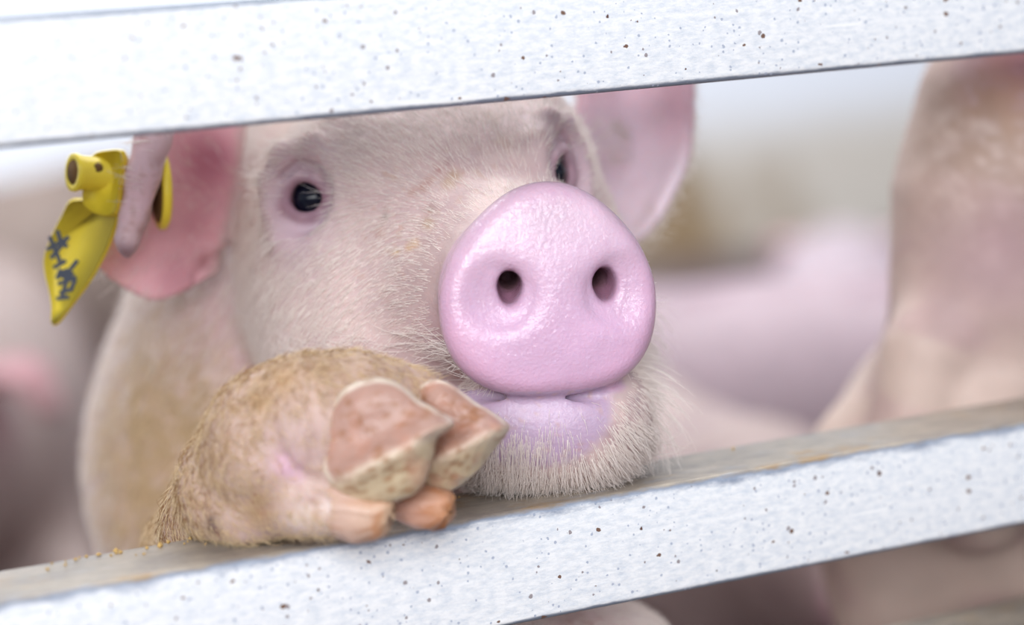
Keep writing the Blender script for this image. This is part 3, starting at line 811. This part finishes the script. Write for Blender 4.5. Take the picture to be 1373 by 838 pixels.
# the coat lies backwards from the snout, fanning down over the cheek and chin
D = np.tile(HZ, (len(P), 1))*.8+np.stack([q[:, 0]]*3, -1)/260*HX+np.clip(q[:, 1:2]/260, -1, .5)*HY*.8
ck = (sst(-20, -110, q[:, 0])*sst(120, 260, q[:, 2])*sst(170, 60, q[:, 1]))[:, None]      # cheek fur falls down and back
D = D*(1-.6*ck)+(-UPC*.9+HZ*.3-HX*.35)*ck
chin = (sst(-120, -175, q[:, 1])*sst(330, 200, q[:, 2]))[:, None]
D = D*(1-chin)+(-UPC*1.2+HX*np.clip(q[:, 0:1]/110, -.9, .9))*chin
bd = sst(F+500, F+680, P[:, 2])[:, None]
D = D*(1-bd)+(-UPC+np.array([-.3, 0, .3]))*bd
frac = np.clip(q[:, 2]/400, .3, 1)
dirty = np.random.default_rng(5).random(len(P)) < 1.0*soil(P)
for nm, m_, mt_ in (('coat', ~dirty, HAIR), ('soiled_coat', dirty, HAIR_DIRTY)):
    hair(nm, P[m_], N[m_], D[m_], (20+24*frac)[m_], .52, mt_, pig, seed=1, curl=.16, lift=.2, jit=.13)
# chin fringe and whiskers
w2 = (tC[:, 1] < C(0, 560, 150)[1])*(tH[:, 2] < 330)*(tH[:, 1] > -330)*(tC[:, 2] < F+420)*(1-leg_t)*(1-lip_t)
P, N, idx = scatter(9000, w2, 12); q = (P-HO)@HR.T
D = -UPC*1.2+HX*np.clip(q[:, 0:1]/90, -1.2, 1.6)
hair('chin_hair', P, N, D, 46, .55, HAIR, pig, seed=2, curl=.25, lift=.35, npt=7, jit=.12)
w5 = lip_t*sst(C(0, 545, 100)[1], C(0, 590, 100)[1], tC[:, 1])*sst(C(790, 0, 100)[0], C(700, 0, 100)[0], tC[:, 0])
P, N, idx = scatter(420, w5, 22)
hair('lip_hair', P, N, np.tile(-UPC*1.2-HX*.1, (len(P), 1)), 60, .5, HAIR, pig, seed=9, curl=.12, lift=.12, npt=7, jit=.1)
w3 = ((tH[:, 0] > 70)*(tH[:, 1] < -50)*(tH[:, 1] > -260)*(tH[:, 2] > 60)*(tH[:, 2] < 300)*(1-leg_t)).astype(float)
P, N, idx = scatter(560, w3, 13)
hair('whiskers', P, N, np.tile(HX-UPC*.7, (len(P), 1)), 88, .68, HAIR, pig, seed=3, curl=.5, lift=.85, npt=9, gravity=.25)
w4 = (1-leg_t)*((tH[:, 0] < -60)*(tH[:, 1] < -60)*(tH[:, 1] > -140)*(tH[:, 2] > 60)*(tH[:, 2] < 330)).astype(float)
P, N, idx = scatter(160, w4, 14)
hair('whiskers', P, N, np.tile(-HX*.8+HZ*.5+HY*.3, (len(P), 1)), 60, .5, HAIR, pig, seed=4, curl=.4, lift=.5, npt=8)
P, N, idx = scatter(12000, leg_t*(1-.75*np.exp(-(np.linalg.norm(tC-C(410, 605, -165), axis=1)/62)**4)), 15)
hair('leg_hair', P, N, np.tile(np.array([.45, -.6, -.2]), (len(P), 1)), 25, .55, HAIR_DIRTY, pig, seed=5, curl=1.1, lift=.34, jit=.45)
HAIR_BROWN = hair_mat('muddy_bristle', (150, 112, 72))
wb = leg_t*sst(-60, 60, (tC-C(350, 590, -90))@np.array([-.65, .72, .2]))
P, N, idx = scatter(5000, wb, 25)
hair('muddy_leg_hair', P, N, np.tile(np.array([.45, -.6, -.2]), (len(P), 1)), 22, .5, HAIR_BROWN, pig, seed=15, curl=1.3, lift=.4, jit=.7)
P, N, idx = scatter(1100, tmask(earR)*(np.abs(tN[:, 2]) < .6)+.01*tmask(earL)*(1-strip_t), 16)
hair('ear_hair', P, N, np.tile(np.array([.4, -.5, .2]), (len(P), 1)), 24, .55, HAIR, pig, seed=6, lift=.7)

# ---------------------------------------------------------------- the ear tag
YEL = flat('yellow_plastic', (240, 214, 60), .4, noise=.12, nscale=60)
INK = flat('marker_ink', (74, 80, 92), .6)
GRIME = flat('dried_grime', (104, 74, 34), .8)
tagroot = empty('ear_tag', W(160, 250, 290).ravel(), 'yellow plastic ear tag with dark handwriting, pinned through the torn ear edge', 'ear tag')
def slab(name, px_outline, dfun, thick, mat, parent, bev=2.2, sub=1):
    O = closed_curve(px_outline, len(px_outline)*5) if sub else np.array(px_outline, float)
    P = np.array([C(p[0], p[1], dfun(p)) for p in O]); n = len(P)
    c = P.mean(0); _, _, vt = np.linalg.svd(P-c); nn = vt[2]; nn = nn if nn[2] < 0 else -nn
    rings = []
    for off, ins in ((-thick/2, .96), (-thick/2+bev, 1), (thick/2-bev, 1), (thick/2, .96)):
        rings.append(c+(P-c)*ins+nn*off)
    V = np.concatenate(rings)
    Fc = [(i*n+j, i*n+(j+1) % n, (i+1)*n+(j+1) % n, (i+1)*n+j) for i in range(3) for j in range(n)]+[tuple(range(n)), tuple(reversed(range(3*n, 4*n)))]
    return mesh(name, to_world(V), Fc, mat, parent), nn
def paneld(p): return 300+(-.62*(p[0]-110))*1.0+.1*(p[1]-330)
def curveband(pts, wdt, thick, mat, name, parent, nn):   # a bent strip following points
    P = bez([[p] for p in pts], 26, 1)[:, 0]
    return P
panel, pn = slab('tag_panel', [(96, 268), (120, 265), (150, 262), (163, 262), (160, 290), (150, 322), (136, 352), (118, 382), (96, 411), (78, 434), (70, 433), (70, 412), (67, 392), (61, 368), (60, 345), (70, 316), (84, 288)],
                  paneld, 9, YEL, tagroot, sub=1)
neckp, _ = slab('tag_neck', [(112, 262), (118, 235), (126, 208), (148, 201), (166, 203), (167, 225), (163, 255), (158, 285), (140, 290), (118, 280)], lambda p: 284-.5*(p[0]-110)+.05*(p[1]-330), 12, YEL, tagroot)
def frustum(name, a, b, ra, rb, mat, parent, n=32, hollow=False, rings=None):
    a = np.asarray(a, float); b = np.asarray(b, float); d = (b-a)/np.linalg.norm(b-a)
    u = np.cross(d, [0, 1., 0]); u /= np.linalg.norm(u); v = np.cross(d, u)
    pr = rings or [(0, ra), (1, rb)]
    V = [a+(b-a)*t+r*(math.cos(2*math.pi*j/n)*u+math.sin(2*math.pi*j/n)*v) for t, r in pr for j in range(n)]
    m = len(pr)
    Fc = [(i*n+j, i*n+(j+1) % n, (i+1)*n+(j+1) % n, (i+1)*n+j) for i in range(m-1) for j in range(n)]+[tuple(reversed(range(n))), tuple(range((m-1)*n, m*n))]
    return mesh(name, to_world(np.array(V)), Fc, mat, parent)
ta = C(97, 231, 245); tb = C(158, 234, 285)
frustum('tag_collar', tb, ta, 0, 0, YEL, tagroot, rings=[(-.05, 36), (.12, 36), (.2, 29), (.3, 26), (.45, 24.5), (.8, 25), (.93, 28), (1.0, 27.5), (1.0, 19), (.85, 17)])
frustum('tag_socket', C(98, 231, 246), C(103, 231, 250), 18, 18, GRIME, tagroot)
frustum('tag_pin', tb, C(222, 250, 330), 9, 9, YEL, tagroot)
bt = C(214, 254, 318); bn = np.array([.93, .05, .30]); bn /= np.linalg.norm(bn)
frustum('tag_button', bt-bn*4, bt+bn*10, 0, 0, YEL, tagroot, n=40, rings=[(0, 57), (.25, 60), (.75, 59), (1, 52)])
frustum('dried_dirt', bt-bn*9, bt-bn*4, 0, 0, GRIME, tagroot, n=40, rings=[(0, 30), (.5, 46), (1, 50)])
frustum('collar_stain', C(128, 226, 239), C(134, 226, 262), 0, 0, GRIME, tagroot, rings=[(0, 5), (.3, 9), (1, 9)])
strokes = [[(70, 318), (84, 352)], [(67, 334), (88, 322)], [(72, 345), (94, 318)], [(80, 310), (84, 322), (92, 330)], [(76, 358), (90, 350)],
           [(84, 362), (80, 372), (92, 362)], [(88, 372), (106, 350)], [(82, 380), (104, 372)], [(86, 398), (92, 376), (100, 366)], [(84, 392), (98, 388), (103, 376)], [(80, 400), (94, 398)]]
V = []; Fc = []
for st in strokes:
    for (x0, y0), (x1, y1) in zip(st[:-1], st[1:]):
        d = np.array([x1-x0, y1-y0], float); L = np.linalg.norm(d); d /= L; nn2 = np.array([-d[1], d[0]])*2.7
        quad = [np.array([x0, y0])-d*1.5+nn2, np.array([x1, y1])+d*1.5+nn2, np.array([x1, y1])+d*1.5-nn2, np.array([x0, y0])-d*1.5-nn2]
        k = len(V)
        for off in (2.5, 5.6):
            for q_ in quad: V.append(C(q_[0], q_[1], paneld(q_))+pn*off)
        Fc += [(k, k+1, k+2, k+3), (k+7, k+6, k+5, k+4)]+[(k+i, k+4+i, k+4+(i+1) % 4, k+(i+1) % 4) for i in range(4)]
o = mesh('tag_writing', to_world(np.array(V)), Fc, INK, tagroot, smooth=False); o['label'] = 'blue-grey handwritten marks'

# ---------------------------------------------------------------- the pigs behind
def simple_colors(P, N, base, dirt, seed, amt=.5, sc=300):
    n_ = vnoise(P, sc, seed); k = (amt*sst(0, 1.4, n_))[:, None]
    return lin(base)*(1-k)+lin(dirt)*k
HOOFD = flat('hoof_horn', (120, 96, 78), .6)
def far_pig(name, label, pos, heading, size=1.0, pitch=0., base=(222, 186, 184), dirt=(190, 150, 140), seed=0, lying=False, eartint=(220, 150, 160), head_yaw=0., drop=0.):
    # units here: 1 = 1 mm of a pig 700 mm long, x forward, z up
    st = 9.
    Fd = Field(np.arange(-430, 520, st), np.arange(-190, 191, st), np.arange(-60, 520, st))
    zc = 150 if lying else 255
    Fd.ell((-20, 0, zc), (270, 122, 128), k=60); Fd.ell((170, 0, zc+8), (130, 112, 122), k=60); Fd.ell((-230, 0, zc+12), (130, 118, 128), k=60)
    Fd.ell((-20, 0, zc-45), (190, 100, 95), k=60)
    hz_ = zc+35+drop
    Fd.cap((230, 0, zc+25), (310, head_yaw*60, hz_), 98, 82, 60)
    hd = np.array([math.cos(pitch), head_yaw, math.sin(pitch)]); hd /= np.linalg.norm(hd); h0 = np.array([330, head_yaw*80, hz_])
    Fd.ell(h0, (82, 76, 80), k=40)
    Fd.cap(h0+hd*30, h0+hd*128, 58, 33, 40); Fd.cap(h0+hd*128, h0+hd*140, 34, 34, 8)
    Fd.cap(h0+hd*20-np.array([0, 0, 38]), h0+hd*100-np.array([0, 0, 28]), 48, 22, 25)
    for s in (-1, 1):
        Fd.cap(h0+hd*140+np.array([0, s*12, 2]), h0+hd*155+np.array([0, s*12, 2]), 7, 7, 4, cut=True)
        g = bez([[h0+np.array([-15, s*52, 50]), h0+np.array([10, s*66, 62]), h0+np.array([40, s*50, 60])],
                 [h0+np.array([-15, s*92, 66]), h0+np.array([18, s*108, 66]), h0+np.array([44, s*92, 60])],
                 [h0+np.array([22, s*112, 40]), h0+np.array([38, s*122, 36]), h0+np.array([52, s*112, 34])]], 26, 22)
        Fd.sheet(g.reshape(-1, 3), 7, 12)
        if lying:
            Fd.chain([((190, s*80, 80), 52), ((250, s*105, 42), 38), ((330, s*110, 26), 24)], 30)
            Fd.chain([((-250, s*85, 90), 78), ((-180, s*128, 50), 48), ((-110, s*130, 26), 24)], 30)
        else:
            Fd.chain([((180, s*62, 215), 62), ((178, s*64, 120), 32), ((176, s*64, 40), 20), ((182, s*64, 22), 23)], 30)
            Fd.chain([((-250, s*62, 230), 88), ((-240, s*70, 140), 46), ((-290, s*68, 95), 27), ((-272, s*66, 35), 20), ((-266, s*66, 22), 23)], 30)
    tl = [(-350, 0, zc+60), (-378, 8, zc+66), (-392, 26, zc+48), (-380, 34, zc+28), (-368, 14, zc+26), (-384, -4, zc+8), (-392, 2, zc-24)]
    Fd.chain([(np.array(p, float), 11-i) for i, p in enumerate(tl)], 6)
    P_, Q_ = Fd.surface(); P_ = smooth_mesh(P_, Q_, 1); N_ = vnormals(P_, Q_)
    c_ = simple_colors(P_, N_, base, dirt, seed, .6, 160)
    m1 = hump(P_, h0+hd*145, 36)[:, None]; c_ = c_*(1-m1)+lin((226, 168, 190))*m1
    for s in (-1, 1):
        m1 = (hump(P_, h0+np.array([22, s*95, 60]), 45)*.9)[:, None]; c_ = c_*(1-m1)+lin(eartint)*m1
    root = empty(name, (pos[0], pos[1], 0), label, 'pig')
    root.rotation_euler = (0, 0, heading)
    k_ = .001*size
    zmin = P_[:, 2].min()*k_
    def add(nm, V, Fc, mat, **kw):
        V = np.asarray(V)*k_-np.array([0, 0, zmin]); org = V.mean(0)
        o = mesh(nm, V, Fc, mat, None, origin=org, **kw); o.parent = root; return o
    add('body', P_, Q_, FAR_SKIN, colors=c_, wet=np.zeros(len(P_)))
    for s in (-1, 1):
        V_, F_ = uv_ell(h0+hd*42+np.array([0, s*55, 34]), (9, 9, 9), np.eye(3), 14, 10)
        V_ = V_-hd*0; add('eye', V_, F_, EYEM)
    return root
# heading: 0 = facing world +x
def at(px, d):                     # where on the floor a pig stands, seen in this column at this depth
    w_ = to_world(C(px, 600, d)).ravel(); return w_[0], w_[1]
far_pig('pig', 'pale pig lying behind the gap between the peering pig and the tall throat', at(1090, 4200), -.45, .87, 0., lying=True, seed=3, base=(174, 154, 162), dirt=(132, 104, 116))
far_pig('pig', 'pig farthest off, only its rounded pale back showing against the stained wall', at(1135, 6800), .95, .68, 0., lying=True, seed=13, base=(176, 160, 168), dirt=(150, 132, 138))
far_pig('pig', 'small pig standing low beyond the chin of the peering pig', at(925, 2800), -1.75, .55, -.3, seed=5, base=(176, 156, 152), dirt=(140, 114, 118))
far_pig('pig', 'pig lying with its pink ear showing beyond the yellow ear tag', at(-70, 4700), -1.9, .95, -.1, lying=True, seed=7, base=(158, 140, 134), dirt=(100, 78, 78), eartint=(176, 120, 130))
far_pig('pig', 'soiled pig resting by the far wall behind the tagged ear', at(-60, 7400), .1, 1.1, 0., lying=True, seed=9, base=(128, 112, 104), dirt=(96, 80, 70))

# the pig holding its head up beside the fence
Bf = Field(axis(400, 12, 1150, 28, 2060), axis(-2100, 28, -620, 12, 800), axis(F+150, 12, F+1250, 28, F+3500))
TH = [(C(1388, 70, 740), 90), (C(1342, 150, 740), 124), (C(1328, 260, 750), 146), (C(1332, 380, 790), 156), (C(1345, 540, 900), 215), (C(1350, 640, 1120), 310)]
Bf.chain(TH, 70)
Bf.chain([(C(1350, 640, 1120), 310), (C(1500, 600, 1550), 380), (C(1650, 560, 2000), 350)], 110)
Bf.ell(C(1410, 60, 860), (190, 200, 190), k=80)
Bf.ell(C(1374, 120, 720), (124, 130, 110), k=60)
Bf.cap(C(1398, 36, 770), C(1398, 50, 735), 98, 92, 16)
Bf.cap(C(1330, 118, 660), C(1450, 118, 660), 8, 8, 14, cut=True)
Bf.cap(C(1370, 40, 690), C(1374, 40, 630), 16, 16, 8, cut=True); Bf.cap(C(1426, 40, 690), C(1422, 40, 630), 16, 16, 8, cut=True)
Bf.cap(C(1240, 470, 700), C(1215, 640, 740), 70, 80, 60); Bf.cap(C(1330, 560, 700), C(1310, 680, 740), 70, 80, 40)
for px, yy, qx in ((1190, 640, 1560), (1480, 640, 1790)):
    p = C(px, yy, 980); w0 = to_world(p).ravel()
    Bf.chain([(p, 150), (wpt(p, .14), 78), (wpt(p, .10), 62), (wpt(p, .035), 52), (wpt(C(px, yy, 950), .016), 62)], 60)
    p = C(qx, 600, 1900)
    Bf.chain([(p, 230), (wpt(p, .19), 120), (wpt(C(qx, 600, 2000), .12), 64), (wpt(p, .035), 52), (wpt(p, .016), 62)], 60)
for s, px in ((-1, 1290), (1, 1520)):
    g = bez([[C(px, -60, 860), C(px, -10, 920), C(px, 30, 960)], [C(px+s*60, -70, 880), C(px+s*75, -20, 940), C(px+s*60, 20, 970)], [C(px+s*110, -50, 880), C(px+s*120, -20, 920), C(px+s*100, 0, 950)]], 26, 26)
    Bf.sheet(g.reshape(-1, 3), 16, 20)
BP, BQ = Bf.surface(); BP = smooth_mesh(BP, BQ, 1); BN = vnormals(BP, BQ)
bc = simple_colors(BP, BN, (196, 174, 162), (170, 140, 140), 21, .5, 220)
def bpaint(m_, c):
    global bc
    m_ = np.clip(m_, 0, 1)[:, None]; bc = bc*(1-m_)+lin(c)*m_
nn_ = .6*vnoise(BP, 120, 5)+.5*vnoise(BP, 26, 6)
bpaint(.9*hump(BP, C(1338, 190, 640), 160)*sst(-1, .6, nn_), (150, 124, 104))
bpaint(.8*hump(BP, C(1335, 350, 660), 130), (158, 126, 134))
bpaint(.5*hump(BP, C(1348, 125, 630), 60)*sst(-.5, .6, nn_), (190, 150, 100))
bpaint(1.0*hump(BP, C(1398, 40, 660), 108), (214, 130, 150))
pig2 = empty('pig', to_world(from_world(*to_world(C(1480, 600, 1500)).ravel()[:2], 0.0)).ravel(),
             'pig beside the peering pig, head raised so its soiled throat shows', 'pig')
mesh('body', to_world(BP), BQ, FAR_SKIN, pig2, colors=bc, wet=np.zeros(len(BP)))
for px in (1285, 1505):
    pr_ = np.stack([CX+F*BP[:, 0]/BP[:, 2], CY-F*BP[:, 1]/BP[:, 2]], -1)
    near_ = np.linalg.norm(pr_-np.array([px, -20]), axis=1) < 12
    dz_ = BP[near_, 2].min()-F if near_.any() else 700.
    V_, F_ = uv_ell(C(px, -20, dz_+16), (24, 24, 24), np.eye(3)); mesh('eye', to_world(V_), F_, EYEM, pig2)

# ---------------------------------------------------------------- crumbs of feed on the middle rail
CRUMB = flat('feed_crumb', (206, 170, 104), .8, noise=.4, nscale=400)
g = np.random.default_rng(8); V = []; Fc = []
for i in range(40):
    t = g.random(); x = BARX0*0+ (-.0+.0); px = 60+g.random()**1.3*330 if i < 30 else 60+g.random()*1200
    # a point on the top face of the rail below this image column
    best = None
    yy = Y0+.0435-.003-(g.random()**2)*.012
    lo, hi = -.6, 2.0
    for _ in range(40):
        m_ = (lo+hi)/2; c = from_world(m_, yy, zb)
        if CX+F*c[0]/c[2] < px: lo = m_
        else: hi = m_
    r = (1.2+2.6*g.random()**2)*S*1.4
    c0 = np.array([m_, yy, zb+r*.5]); k = len(V)
    for dx, dy, dz in ((1, 0, 0), (-1, 0, 0), (0, 1, 0), (0, -1, 0), (0, 0, 1), (0, 0, -.7)):
        V.append(c0+np.array([dx, dy, dz])*r*(.6+.8*g.random()))
    for a1 in (0, 1):
        for b1 in (2, 3):
            for c1 in (4, 5):
                Fc.append((k+a1, k+b1, k+c1) if (a1+b1+c1) % 2 else (k+a1, k+c1, k+b1))
tag(mesh('feed_crumbs', V, Fc, CRUMB, smooth=False), 'yellow crumbs of feed scattered on the soiled middle rail', 'crumbs', kind='stuff')
